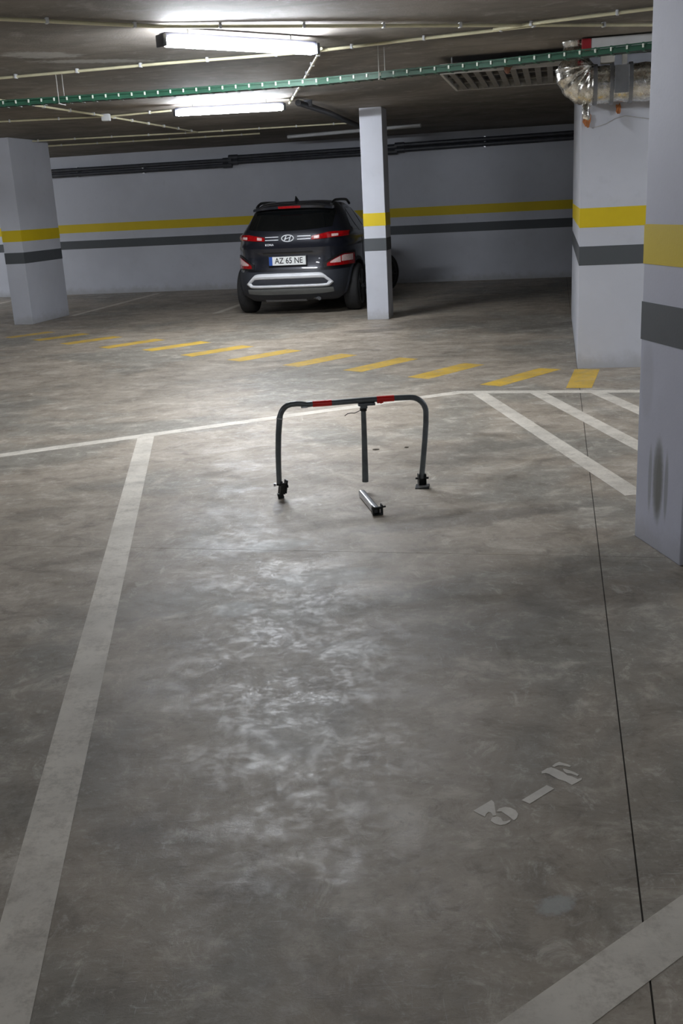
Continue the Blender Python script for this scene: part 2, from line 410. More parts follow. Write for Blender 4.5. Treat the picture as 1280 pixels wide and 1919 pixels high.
def multi(name, polys, mat):
    bm = bmesh.new()
    for q in polys: prism(bm, q, .0001, PZ)
    return from_bm(name, bm, mat, floor)
multi('stencil_digit', [G3, G3b, G3c], M['stencil']); multi('stencil_dash', [GD], M['stencil']); multi('stencil_letter', [GF, GFb, GFc], M['stencil'])

# ------------------------------------------------------------------ lamps
def batten(loc, rz, label, group=None, proto=None):
    if proto:
        e = copy_tree(proto)
    else:
        e = empty('fluorescent_lamp', (0, 0, 0)); L = .62
        bm = bmesh.new(); box(bm, (-L, -.042, .020), (L, .042, .058), bev=.010); from_bm('housing', bm, M['housing'], e, True)
        bm = bmesh.new(); pr = []
        n = 10; xs = [-L + .012, -L + .03, L - .03, L - .012]; sc_ = [.72, 1, 1, .72]
        for x, s in zip(xs, sc_):
            pr.append([bm.verts.new((x, math.cos(PI + PI * k / n) * .052 * s, .018 + math.sin(PI + PI * k / n) * .048 * s)) for k in range(n + 1)])
        for i in range(3):
            for k in range(n): bm.faces.new((pr[i][k], pr[i][k + 1], pr[i + 1][k + 1], pr[i + 1][k]))
            bm.faces.new((pr[i][0], pr[i + 1][0], pr[i + 1][n], pr[i][n]))
        bm.faces.new(pr[0]); bm.faces.new(pr[3][::-1])
        from_bm('diffuser', bm, M['tube'], e, True)
        for sx in (-1, 1):
            bm = bmesh.new(); box(bm, (sx * (L + .006) - .014, -.052, -.03), (sx * (L + .006) + .014, .052, .047), bev=.008); from_bm('end_cap', bm, M['dark_pipe'], e, True)
            tube('hanger_rod', [(sx * .42, 0, .04), (sx * .42, 0, CEIL - 2.62)], .006, M['steel'], e, 8)
    e.location = loc; e.rotation_euler = (0, 0, rz); tag(e, label, 'lamp', group); return e
lamp0 = batten((-.52, 7.70, 2.62), math.atan2(.74, .98), 'lit fluorescent batten nearest to the camera, on the ceiling at top left')
batten((-1.03, 12.45, 2.62), math.radians(-1.5), 'lit fluorescent batten farther back, between the green tray and the parked car', None, lamp0)
batten(uv(-13.0, 1.0, 2.62), math.radians(-12), 'fluorescent batten out of frame in front of the wide left pillar', None, lamp0)
batten(uv(-13.4, 8.2, 2.62), math.radians(-12), 'fluorescent batten out of frame beyond the wide left pillar', None, lamp0)
batten((.6, -4.4, 2.62), math.radians(20), 'added fill light, an unseen batten behind the camera', None, lamp0)  # unseen lamp added as fill, lifts the near floor and ambient level
batten((5.2, 6.0, 2.62), math.radians(-12), 'fluorescent batten out of frame to the right of the nearest pillar', None, lamp0)
batten((-6.5, .5, 2.62), math.radians(-30), 'added fill light, an unseen batten to the left of the camera', None, lamp0)  # unseen lamp added to brighten the side of the nearest pillar

# ------------------------------------------------------------------ conduits
def conduit(pts, label, mat='conduit', r=.0115, z=2.694, clips=(), cat='conduit', name='ceiling_conduit'):
    e = empty(name, (pts[0][0], pts[0][1], z)); o = Vector((pts[0][0], pts[0][1], z))
    P = [Vector((p[0], p[1], p[2] if len(p) > 2 else z)) - o for p in pts]
    tube('pipe', P, r, M[mat], e, 10)
    L = [0]
    for i in range(len(P) - 1): L.append(L[-1] + (P[i + 1] - P[i]).length)
    n = max(2, int(L[-1] / .55))
    for q in range(n):
        s = L[-1] * (q + .5) / n
        i = max(j for j in range(len(P) - 1) if L[j] <= s); t = (s - L[i]) / max(1e-6, L[i + 1] - L[i])
        c = P[i].lerp(P[i + 1], t); d = (P[i + 1] - P[i]); a = math.atan2(d.y, d.x)
        bm = bmesh.new(); box(bm, (-.010, -.018, -.015), (.010, .018, .02), bev=.005)
        bmesh.ops.rotate(bm, verts=bm.verts, cent=(0, 0, 0), matrix=Matrix.Rotation(a, 3, 'Z')); bmesh.ops.translate(bm, verts=bm.verts, vec=c)
        from_bm('clip', bm, M['white_plastic'], e, True)
    return tag(e, label, cat)
conduit([(-5.5, 10.1), (-2.67, 9.28), (-1.22, 8.91), (-.05, 8.70)], 'cream conduit across the ceiling from the left edge to behind the nearest lamp')
conduit([(.0, 8.66), (.74, 8.33), (1.31, 8.09), (1.6, 7.95)], 'cream conduit running right from the end of the nearest lamp')
conduit([(-4.2, 5.05), (-1.87, 6.66), (-1.0, 7.21), (1.0, 7.79), (2.47, 8.22), (4.0, 8.65)], 'long conduit closest to the top of the photo, in front of the nearest lamp')
conduit([(1.28, 8.06), (1.55, 7.86), (2.28, 7.5), (3.4, 6.95)], 'thin conduit branching off at top right beside the near pillar')
conduit([(-3.7, 8.6), (-3.17, 10.86), (-2.61, 13.1), (-1.89, 16.6)], 'cream conduit running away diagonally above the wide left pillar')
conduit([(-5.2, 13.35), (-3.87, 13.18), (-2.55, 13.25), (-1.76, 12.93)], 'conduit from the left to the far lamp')
conduit([(.03, 8.55), (-.15, 10.6), (-.36, 12.80)], 'short conduit linking the right ends of the two lit lamps')
conduit([(-5.2, 16.72), (-1.82, 16.62), (.47, 16.38)], 'thin conduit across the ceiling between the far lamp and the car')
conduit([(-5.8, 18.05), (-2.4, 17.8), (-1.0, 17.6)], 'thin conduit across the ceiling close to the back wall at left', r=.014)
conduit([(-.58, 18.6), (.62, 17.95), (1.6, 17.5)], 'pale conduit on the ceiling behind the slim pillar', 'white_plastic', .03, 2.68)
conduit([(-.25, 12.4, 2.66), (.1, 13.7, 2.64), (.62, 16.4, 2.62), (.8, 17.4, 2.62)], 'dark pipe running from the far lamp towards the back wall', 'dark_pipe', .035, 2.66, cat='pipe', name='ceiling_pipe')
bm = bmesh.new(); box(bm, (-.05, -.05, -.04), (.05, .05, .04), bev=.012)
jb = from_bm('junction_box', bm, M['white_plastic'], None, True); jb.location = (-2.58, 13.16, 2.675)
tag(jb, 'small pale junction box where two conduits cross near the left pillar', 'junction box')
bm = bmesh.new(); box(bm, (-.05, -.05, -.04), (.05, .05, .04), bev=.012)
jb = from_bm('junction_box', bm, M['dark_pipe'], None, True); jb.location = (-.14, 12.75, 2.675)
tag(jb, 'dark junction box at the right end of the far lamp', 'junction box')

# ------------------------------------------------------------------ green cable tray
tp = [Vector((-6.4, 9.75, 2.5)), Vector((-2.72, 9.35, 2.5)), Vector((-1.33, 9.18, 2.5)), Vector((0, 8.93, 2.5)), Vector((1.23, 8.40, 2.5)), Vector((2.35, 7.81, 2.5)), Vector((3.9, 7.0, 2.5))]
te = empty('cable_tray', tp[0]); rel = [p - tp[0] for p in tp]
tag(te, 'long green metal cable tray hanging across the ceiling with pale clips', 'cable tray')
def offs(P, d):
    out = []
    for i, p in enumerate(P):
        t = (P[min(i + 1, len(P) - 1)] - P[max(i - 1, 0)]).normalized(); out.append(p + Vector((t.y, -t.x, 0)) * d)
    return out
def rail(P, z0, z1, th):
    bm = bmesh.new(); a, b = offs(P, th / 2), offs(P, -th / 2); R4 = []
    for p, q in zip(a, b):
        R4.append([bm.verts.new(p + Vector((0, 0, z0))), bm.verts.new(p + Vector((0, 0, z1))), bm.verts.new(q + Vector((0, 0, z1))), bm.verts.new(q + Vector((0, 0, z0)))])
    for i in range(len(R4) - 1):
        for k in range(4): bm.faces.new((R4[i][k], R4[i][(k + 1) % 4], R4[i + 1][(k + 1) % 4], R4[i + 1][k]))
    bm.faces.new(R4[0]); bm.faces.new(R4[-1][::-1]); return bm
for d in (.05, -.05):
    P = offs(rel, d)
    e_ = from_bm('side_rail', rail(P, -.026, .004, .004), M['tray'], te); from_bm('side_rail', rail(P, .014, .024, .004), M['tray'], te)
tube('cable', [p + Vector((0, 0, -.018)) for p in offs(rel, .015)], .012, M['dark_pipe'], te, 8)
tube('cable', [p + Vector((0, 0, -.012)) for p in offs(rel, -.02)], .015, M['tray'], te, 8)
Ls = [0]
for i in range(len(rel) - 1): Ls.append(Ls[-1] + (rel[i + 1] - rel[i]).length)
def along(s):
    i = max(j for j in range(len(rel) - 1) if Ls[j] <= s); t = (s - Ls[i]) / (Ls[i + 1] - Ls[i])
    d = (rel[i + 1] - rel[i]).normalized(); return rel[i].lerp(rel[i + 1], t), math.atan2(d.y, d.x)
bm = bmesh.new(); box(bm, (-.009, -.054, -.030), (.009, .054, -.026)); box(bm, (-.008, -.054, -.028), (.008, -.050, .026)); box(bm, (-.008, .050, -.028), (.008, .054, .026))
clipme = bpy.data.meshes.new('rung'); bm.to_mesh(clipme); bm.free(); clipme.materials.append(M['tray'])
bm = bmesh.new(); box(bm, (-.0065, -.060, -.010), (.0065, -.053, .016), bev=.0025); dotme = bpy.data.meshes.new('clip'); bm.to_mesh(dotme); bm.free(); dotme.materials.append(M['clip'])
s = .06
while s < Ls[-1] - .05:
    c, a = along(s)
    for me, nm in ((clipme, 'rung'), (dotme, 'clip')):
        o = link(nm, me, None, te); o.location = c; o.rotation_euler = (0, 0, a)
    s += .112
for s in (1.0, 4.25, 7.0, 9.4):
    c, a = along(s); bm = bmesh.new()
    bmesh.ops.translate(bm, verts=box(bm, (-.005, -.075, -.038), (.005, .075, -.032)), vec=(0, 0, 0))
    for yy in (-.07, .07): box(bm, (-.0025, yy - .0025, -.038), (.0025, yy + .0025, CEIL - 2.5))
    o = from_bm('hanger', bm, M['vent'], te); o.location = c; o.rotation_euler = (0, 0, a)

# ------------------------------------------------------------------ air grille
ge = empty('air_grille', uv(-1.21, 1.02, 2.575), TH)
tag(ge, 'rectangular ceiling air grille with dark slots, hanging behind the green tray', 'grille')
GW, GD_ = 1.16, 1.55
for nm, a, b in (('frame_side', (0, 0, 0), (GW, .025, .085)), ('frame_side', (0, GD_ - .025, 0), (GW, GD_, .085)), ('frame_side', (0, .025, 0), (.025, GD_ - .025, .085)), ('frame_side', (GW - .025, .025, 0), (GW, GD_ - .025, .085))):
    bm = bmesh.new(); box(bm, a, b, bev=.004); from_bm(nm, bm, M['vent'], ge)
bm = bmesh.new(); box(bm, (.025, .025, .078), (GW - .025, GD_ - .025, .085)); from_bm('backing', bm, M['vent_dark'], ge)
x = .075
while x < GW - .06:
    bm = bmesh.new(); box(bm, (x, .025, .004), (x + .05, GD_ - .025, .02)); from_bm('slat', bm, M['slat'], ge); x += .105
for y in (.5, 1.02):
    bm = bmesh.new(); box(bm, (.025, y, .021), (GW - .025, y + .06, .04)); from_bm('cross_bar', bm, M['slat'], ge)
for x_, y_ in ((.1, .1), (GW - .1, .1), (.1, GD_ - .1), (GW - .1, GD_ - .1)):
    tube('hanger_rod', [(x_, y_, .08), (x_, y_, CEIL - 2.575)], .006, M['steel'], ge, 6)

def lump(name, loc, rad, mat, seed, stretch=(1, 1, 1), parent=None):
    bm = bmesh.new(); bmesh.ops.create_icosphere(bm, subdivisions=3, radius=1)
    rr = random.Random(seed); ph = [(rr.uniform(2, 5), rr.uniform(0, 6), Vector((rr.uniform(-1, 1), rr.uniform(-1, 1), rr.uniform(-1, 1)))) for _ in range(7)]
    for v in bm.verts:
        k = 1 + sum(.10 * math.sin(f * v.co.dot(d) * 1.6 + p) for f, p, d in ph)
        v.co = Vector((v.co.x * stretch[0], v.co.y * stretch[1], v.co.z * stretch[2])) * rad * k
    o = from_bm(name, bm, mat, parent, True); o.location = loc; return o
rust = lump('foam_blob', uv(-.62, .965, 2.61), .05, M['brown'], 3, (1.0, .6, 1.1))
tag(rust, 'brown blob of sealing foam stuck to the front edge of the air grille', 'foam')

# ------------------------------------------------------------------ foil duct along the partition
DV, DZ, DR = .74, 2.375, .145
dorg = uv(0, DV, DZ)
de = empty('foil_duct', dorg, TH)
tag(de, 'silver foil-wrapped air duct bending up at top right, above the banded partition', 'duct')
def duct(pts, rad):
    P = []; n = len(pts)
    return pts
bm = bmesh.new()
pts, rr_ = [], []
x = 2.6
while x > .06:
    pts.append(Vector((x, 0, 0))); rr_.append(DR + .003 * math.sin(x * 41) + .004 * math.sin(x * 17)); x -= .02
sweep(bm, pts, rr_, 28); from_bm('straight_run', bm, M['foil'], de, True)
bm = bmesh.new(); pts, rr_ = [], []
for i in range(30):
    t = i / 29 * PI / 2
    pts.append(Vector((.08 - math.sin(t) * .14, 0, .14 - math.cos(t) * .14))); rr_.append(.163 + .004 * math.sin(i * .9) + .002 * math.sin(i * 2.3))
sweep(bm, pts, rr_, 28); from_bm('elbow', bm, M['foil'], de, True)
bm = bmesh.new(); pts, rr_ = [], []
for i in range(14):
    pts.append(Vector((-.06, 0, .14 + i * .0155))); rr_.append(.135 - .035 * (i / 13) + .012 * math.sin(i * 1.1))
sweep(bm, pts, rr_, 24); from_bm('riser', bm, M['foil'], de, True)
for x_ in (.085, .215, .365):
    bm = bmesh.new(); sweep(bm, [Vector((x_, 0, 0)), Vector((x_ + .03, 0, 0))], DR + .014, 28); from_bm('band', bm, M['foil_tape'], de, True)
bm = bmesh.new(); box(bm, (.247, -.172, -.085), (.362, -.156, .125), bev=.004); from_bm('clamp_plate', bm, M['foil_tape'], de)
bm = bmesh.new(); box(bm, (.135, -.150, .15), (.245, -.02, .335), bev=.006); from_bm('bracket', bm, M['vent'], de)
bm = bmesh.new(); box(bm, (.305, -.10, .12), (.345, -.06, .338), bev=.004); from_bm('bracket', bm, M['vent'], de)
lump('foil_tail', (.03, -.06, -.19), .045, M['foil'], 9, (.7, .7, 1.6), de)
of = lump('foam_blob', uv(.045, .918, 2.12), .032, M['orange'], 5, (.9, .7, 1.5)); tag(of, 'orange foam blob at the upper left corner of the partition under the duct', 'foam')
of = lump('foam_blob', uv(.30, .915, 2.19), .020, M['orange'], 6, (.9, .8, 2.4)); tag(of, 'orange foam drip under the grey clamp of the foil duct', 'foam')
wire = tube('loose_wire', [uv(.10, .944, 2.055), uv(.2, .944, 2.08), uv(.27, .946, 2.115), uv(.36, .946, 2.135), uv(.5, .945, 2.11), uv(.8, .944, 2.05)], .0025, M['vent'], None, 6)
tag(wire, 'thin grey wire sagging across the partition under the foil duct', 'wire')
# pale trunking with a red end
tr = empty('cable_trunking', (2.16, 8.87, 2.65), TH)
tag(tr, 'pale trunking with a red end on the ceiling above the foil duct', 'trunking')
bm = bmesh.new(); box(bm, (.03, -.04, -.035), (1.6, .04, .055), bev=.008); from_bm('channel', bm, M['white_plastic'], tr)
bm = bmesh.new(); box(bm, (-.045, -.045, -.04), (.03, .045, .055), bev=.01); o = from_bm('end_piece', bm, M['red_paint'], tr); o['label'] = 'red end piece'

# ------------------------------------------------------------------ dark pipes on the back wall
pv = V1 - .12
def wall_pipe(zs, r, label):
    P = []
    ku = [-15.6, -6.45, -6.33, -3.22, -3.08, 8.6]
    z = [zs[0], zs[0], zs[1], zs[1] + .005, zs[2], zs[2] + .10]
    o = uv(ku[0], pv, z[0]); e = empty('wall_pipe', o)
    tube('pipe', [uv(k, pv, q) - o for k, q in zip(ku, z)], r, M['dark_pipe'], e, 12)
    for k, q in zip(ku[1:5], z[1:5]):
        d = .09; bm = bmesh.new(); sweep(bm, [uv(k - d, pv, q) - o, uv(k + d, pv, q) - o], r + .012, 12); from_bm('coupling', bm, M['dark_pipe'], e, True)
    for k, q in ((-9.6, z[0]), (-8.2, z[0]), (-5.2, z[2]), (-1.5, z[4] + .013), (1, z[4] + .035)):
        bm = bmesh.new(); box(bm, (-.015, -.0, -r - .012), (.015, .12, r + .012)); b_ = from_bm('bracket', bm, M['steel'], e); b_.location = uv(k, pv, q) - o; b_.rotation_euler = (0, 0, TH)
    return tag(e, label, 'pipe')
wall_pipe((2.362, 2.412, 2.445), .040, 'lower of the two dark pipes along the back wall')
wall_pipe((2.452, 2.500, 2.530), .038, 'upper of the two dark pipes along the back wall')

# ------------------------------------------------------------------ the broken parking barrier
BA = Vector((-.339, 5.45, 0)); BR = math.atan2(.10975, .99396)
be = empty('parking_barrier', BA, BR)
tag(be, 'broken dark metal parking barrier with two red bands on the bay floor', 'barrier')
P3 = lambda t, z, y=0.0: Vector((t, y, z))
r0 = .0155
left = [P3(.004, .085), P3(.006, .17), P3(.010, .26), P3(.018, .36), P3(.030, .447)]
tube('left_post', left, [.0145, .0150, .0155, .0160, .0165], M['bar'], be, 14)
cor = [P3(.031, .452), P3(.036, .470), P3(.044, .487), P3(.056, .503), P3(.074, .516), P3(.096, .522), P3(.125, .5235), P3(.150, .521), P3(.170, .516), P3(.183, .514)]
tube('crushed_corner', cor, [.0165, .0150, .0155, .0155, .0155, .0155, .0155, .0150, .0150, .0145], M['bar'], be, 14,
     squash=[(1, 1), (1, .8), (1, .85), (1, .95), (1, .95), (1, .95), (1, .9), (1, .8), (1.05, .75), (1, .95)])
crack = tube('crack_rim', [P3(.030, .4465), P3(.0312, .4525)], .0185, M['steel'], be, 14); crack['label'] = 'bright torn edge of the tube'
bm = bmesh.new(); box(bm, (.150, -.012, .498), (.186, -.004, .506), bev=.002); from_bm('torn_lip', bm, M['steel'], be)
top = [P3(.180, .5145), P3(.215, .516), P3(.32, .514), P3(.50, .516), P3(.66, .5155), P3(.745, .513)]
top += [P3(.748 + .090 * math.sin(a), .423 + .090 * math.cos(a)) for a in [i * PI / 2 / 9 for i in range(10)]]
top += [P3(.836, .36), P3(.827, .26), P3(.815, .15), P3(.803, .05)]
tube('bar_frame', top, r0, M['bar'], be, 14)
for a, b in ((.214, .318), (.566, .662)):
    t_ = tube('red_band', [P3(a, .5156), P3((a + b) / 2, .5152), P3(b, .5152)], r0 + .0015, M['red_tape'], be, 14); t_['label'] = 'red reflective band'
bm = bmesh.new(); box(bm, (.600 - .018, -.019, .494), (.592, -.013, .502), bev=.001); box(bm, (.566, -.018, .496), (.600, -.014, .503), bev=.0015); o = from_bm('tape_flap', bm, M['red_tape'], be)
# clamp under the bar, hanging leg
bm = bmesh.new(); box(bm, (.462, -.020, .486), (.556, .018, .5005), bev=.004); box(bm, (.474, -.018, .472), (.512, .016, .488), bev=.003); from_bm('leg_clamp', bm, M['bar'], be)
tube('leg_collar', [P3(.490, .458), P3(.491, .474)], .0195, M['bar_dark'], be, 12)
tube('hanging_leg', [P3(.491, .462), P3(.490, .36), P3(.487, .20), P3(.484, .056)], [.0140, .0150, .0165, .0180], M['bar'], be, 14)
tube('wire', [P3(.476, .462), P3(.462, .455, .004), P3(.442, .447, .006), P3(.420, .450), P3(.402, .448, -.003), P3(.386, .437)], .0022, M['bar_dark'], be, 6)
# broken left foot
bm = bmesh.new(); rt_ = Matrix.Rotation(.16, 3, 'Y') @ Matrix.Rotation(.35, 3, 'Z')
box(bm, (.004, -.016, .022), (.012, .020, .100), rt_, .002); box(bm, (.034, -.020, .030), (.041, .018, .104), rt_, .002); box(bm, (.008, -.022, .026), (.038, -.015, .092), rt_, .002)
box(bm, (-.010, -.010, .000), (.024, .016, .030), Matrix.Rotation(-.2, 3, 'Y'), .003); box(bm, (.010, -.014, .012), (.026, .010, .055), Matrix.Rotation(.3, 3, 'Y'), .002)
from_bm('left_bracket', bm, M['bar_dark'], be)
for q in ((-.022, .083), (.046, .07)):
    bm = bmesh.new(); sweep(bm, [Vector((q[0] - .006, -.012, q[1])), Vector((q[0] + .006, -.012, q[1]))], .009, 6); from_bm('bolt', bm, M['steel'] if q[0] < 0 else M['bar_dark'], be)
tube('lock_pin', [P3(-.012, .083, -.012), P3(.044, .072, -.012)], .005, M['bar_dark'], be, 8)
# right foot with its base plate
bm = bmesh.new(); box(bm, (.768, -.050, 0), (.846, .040, .006), bev=.002); bmesh.ops.rotate(bm, verts=bm.verts, cent=(.807, 0, 0), matrix=Matrix.Rotation(-.25, 3, 'Z')); from_bm('base_plate', bm, M['bar_dark'], be)
bm = bmesh.new(); box(bm, (.778, -.034, .006), (.834, -.028, .016), bev=.002); box(bm, (.780, -.042, .006), (.826, -.038, .012), bev=.001); o = from_bm('steel_hinge', bm, M['steel'], be); o['label'] = 'bright bare steel hinge'
bm = bmesh.new(); box(bm, (.783, -.022, .006), (.788, .020, .075), bev=.001); box(bm, (.822, -.022, .006), (.827, .020, .075), bev=.001); box(bm, (.783, .018, .006), (.827, .022, .07), bev=.001); from_bm('right_bracket', bm, M['bar_dark'], be)
tube('hinge_bolt', [P3(.768, .052, -.004), P3(.842, .05, -.004)], .006, M['bar_dark'], be, 8)
# the snapped-off leg piece lying on the floor
ta, tb = Vector((.118, 5.40, 0)), Vector((.182, 5.055, 0)); dd = tb - ta
fe = empty('snapped_tube', (ta + tb) / 2, math.atan2(dd.y, dd.x))
tag(fe, 'short shiny metal tube lying on the floor in front of the barrier', 'tube')
Lh = dd.length / 2
bm = bmesh.new(); o4 = .0185; i4 = .0145; prof = []
def rrect(h, rad, n=4):
    out = []
    for cx, cy, a0 in ((h - rad, h - rad, 0), (-h + rad, h - rad, PI / 2), (-h + rad, -h + rad, PI), (h - rad, -h + rad, 1.5 * PI)):
        out += [(cx + rad * math.cos(a0 + PI / 2 * k / n), cy + rad * math.sin(a0 + PI / 2 * k / n)) for k in range(n + 1)]
    return out
O_, I_ = rrect(o4, .010), rrect(i4, .007); rings = []
for x_, pr in ((-Lh, O_), (Lh, O_), (Lh, I_), (-Lh, I_)):
    rings.append([bm.verts.new((x_, p[0], p[1] + o4)) for p in pr])
for i in range(4):
    a_, b_ = rings[i], rings[(i + 1) % 4]
    for k in range(len(a_)): bm.faces.new((a_[k], a_[(k + 1) % len(a_)], b_[(k + 1) % len(a_)], b_[k]))
from_bm('square_tube', bm, M['steel'], fe, True)
bm = bmesh.new()
box(bm, (Lh - .004, -.027, .004), (Lh + .03, -.020, .052), bev=.002); box(bm, (Lh - .004, .020, .002), (Lh + .034, .027, .056), bev=.002); box(bm, (Lh - .004, -.024, .0), (Lh + .028, .024, .006), bev=.002); box(bm, (Lh + .004, -.020, .030), (Lh + .016, .020, .042), bev=.002)
from_bm('end_fork', bm, M['bar_dark'], fe)
tube('pin', [Vector((Lh + .016, -.03, .036)), Vector((Lh + .016, .045, .042))], .005, M['bar_dark'], fe, 8)
for (x_, y_, s_, lb) in ((.244, 6.486, .016, 'dark dirt flake on the floor behind the hanging leg of the barrier'), (.447, 6.501, .012, 'small dark dirt flake on the floor behind the right post of the barrier')):
    o = lump('dirt_flake', (x_, y_, .004), s_, M['brown_dirt'], int(x_ * 100), (1.3, .8, .22)); tag(o, lb, 'debris')

# ------------------------------------------------------------------ the parked car
HEAD = math.radians(12.0); S = 1.035
car = empty('parked_car', (-.430, 15.892, 0), -HEAD)
tag(car, 'dark grey compact SUV parked facing the back wall behind the slim pillar, seen from behind', 'car')
#        z     halfw  rear   front  n
PROF = [(.20, .780, -.50, 3.20, 5.0), (.28, .850, -.640, 3.33, 5.0), (.36, .875, -.705, 3.39, 4.8), (.46, .890, -.745, 3.42, 4.6), (.56, .897, -.752, 3.43, 4.4),
        (.62, .900, -.742, 3.43, 4.3), (.66, .900, -.722, 3.43, 4.3), (.74, .900, -.705, 3.42, 4.3), (.84, .900, -.700, 3.40, 4.3), (.90, .898, -.712, 3.36, 4.3), (.935, .896, -.722, 3.32, 4.3),
        (.97, .893, -.690, 3.25, 4.3), (1.02, .886, -.660, 3.05, 4.2), (1.06, .872, -.645, 2.55, 4.2), (1.10, .850, -.632, 2.05, 4.2), (1.15, .815, -.612, 1.92, 4.0), (1.20, .775, -.580, 1.82, 4.0),
        (1.30, .715, -.490, 1.60, 3.8), (1.40, .655, -.400, 1.36, 3.6), (1.46, .615, -.340, 1.18, 3.5), (1.50, .580, -.275, 1.00, 3.4), (1.535, .520, -.180, .80, 3.2), (1.555, .420, -.03, .58, 3.0), (1.565, .22, .14, .38, 3.0)]
def prof(z):
    z = max(PROF[0][0], min(PROF[-1][0], z))
    for a, b in zip(PROF, PROF[1:]):
        if a[0] <= z <= b[0]:
            t = (z - a[0]) / (b[0] - a[0]); return [p + (q - p) * t for p, q in zip(a[1:], b[1:])]
def plan(z, side, phi, off=0.0):
    """phi 0 = rear centre, pi/2 = widest, pi = front centre"""
    w_, yr, yf, n = prof(z); w_ += off; yr -= off; yf += off
    c = (yr + yf) / 2; L = (yf - yr) / 2
    x = w_ * abs(math.sin(phi)) ** (2 / n); y = c - L * math.copysign(abs(math.cos(phi)) ** (2 / n), math.cos(phi))
    return Vector((side * x, y, z)) * S
def phi_x(z, x):
    w_, yr, yf, n = prof(z); return math.asin(min(1, (abs(x) / w_)) ** (n / 2))
def phi_y(z, y):
    w_, yr, yf, n = prof(z); c = (yr + yf) / 2; L = (yf - yr) / 2
    k = max(-1, min(1, (c - y) / L)); return math.acos(math.copysign(abs(k) ** (n / 2), k))
def rear_pt(x, z, off=0.0): return plan(z, 1 if x >= 0 else -1, phi_x(z, x), off)
def side_pt(sd, y, z, off=0.0): return plan(z, sd, phi_y(z, y), off)
def shell(name, grid, mat, parent, closed=False, depth=.02, smooth=True):
    """grid[i][j] = (outer, inner) points"""
    bm = bmesh.new(); O = [[bm.verts.new(p[0]) for p in row] for row in grid]; I = [[bm.verts.new(p[1]) for p in row] for row in grid]
    n, m = len(grid), len(grid[0])
    for i in range(n if closed else n - 1):
        a, b = i, (i + 1) % n
        for j in range(m - 1):
            bm.faces.new((O[a][j], O[b][j], O[b][j + 1], O[a][j + 1])); bm.faces.new((I[a][j], I[a][j + 1], I[b][j + 1], I[b][j]))
        bm.faces.new((O[a][0], I[a][0], I[b][0], O[b][0])); bm.faces.new((O[a][-1], O[b][-1], I[b][-1], I[a][-1]))
    if not closed:
        for e_ in (0, n - 1):
            for j in range(m - 1): bm.faces.new((O[e_][j], O[e_][j + 1], I[e_][j + 1], I[e_][j]))
    return from_bm(name, bm, mat, parent, smooth)
def rear_patch(name, xs, lo, hi, mat, parent, off=.006, depth=.03, nz=5):
    g = []
    for x in xs:
        a, b = lo(x), hi(x)
        g.append([(rear_pt(x, a + (b - a) * k / nz, off), rear_pt(x, a + (b - a) * k / nz, off - depth)) for k in range(nz + 1)])
    return shell(name, g, mat, parent)
def lin(a, b, n): return [a + (b - a) * i / n for i in range(n + 1)]
def body_part(name, zs, mat, off, cap=True):
    T = [0.5 * (2 * t) ** 2.1 if t < .5 else 1 - .5 * (2 * (1 - t)) ** 2.1 for t in lin(0, 1, 44)]
    ph = [PI / 2 * t for t in T] + [PI / 2 + PI / 2 * t for t in T][1:]
    bm = bmesh.new(); rows = []
    for z in zs:
        row = [bm.verts.new(plan(z, 1, p, off)) for p in ph] + [bm.verts.new(plan(z, -1, p, off)) for p in ph[::-1][1:-1]]
        rows.append(row)
    n = len(rows[0])
    for a, b in zip(rows, rows[1:]):
        for k in range(n): bm.faces.new((a[k], a[(k + 1) % n], b[(k + 1) % n], b[k]))
    bm.faces.new(rows[0][::-1]); bm.faces.new(rows[-1])
    return from_bm(name, bm, mat, car, True)
zs_b = sorted(set([p[0] for p in PROF if p[0] >= .62] + lin(1.2, 1.5, 6) + [.80, .70]))
body = body_part('body', zs_b, M['paint'], 0)
clad = body_part('lower_cladding', [.20, .24, .28, .32, .36, .41, .46, .51, .56, .60, .62], M['cladding'], .004)
WB, TRK, WR = 2.60, .79, .333
def carve(o):
    cut = []
    for y in (0, WB):
        for sd in (-1, 1):
            bm = bmesh.new(); sweep(bm, [Vector((sd * .60, y, WR)) * S, Vector((sd * 1.1, y, WR)) * S], .385 * S, 36)
            c = from_bm('cut', bm, None, car); cut.append(c)
            md = o.modifiers.new('b', 'BOOLEAN'); md.object = c; md.operation = 'DIFFERENCE'; md.solver = 'EXACT'
    bpy.context.view_layer.update(); dg = bpy.context.evaluated_depsgraph_get()
    me = bpy.data.meshes.new_from_object(o.evaluated_get(dg)); o.modifiers.clear(); o.data = me
    for c in cut: bpy.data.objects.remove(c)
carve(body); carve(clad)
for sd in (-1, 1):
    for y in (0, WB):
        # arch cladding ring following the side
        g = []
        for a in lin(-.12, PI + .12, 22):
            row = []
            for rr in (.385, .405, .43):
                yy, zz = y + rr * math.cos(a), WR + rr * math.sin(a); zz = max(zz, .21)
                row.append((side_pt(sd, yy, zz, .014 if rr < .42 else .006), side_pt(sd, yy, zz, -.03)))
            g.append(row)
        shell('wheel_arch', g, M['cladding'], car)
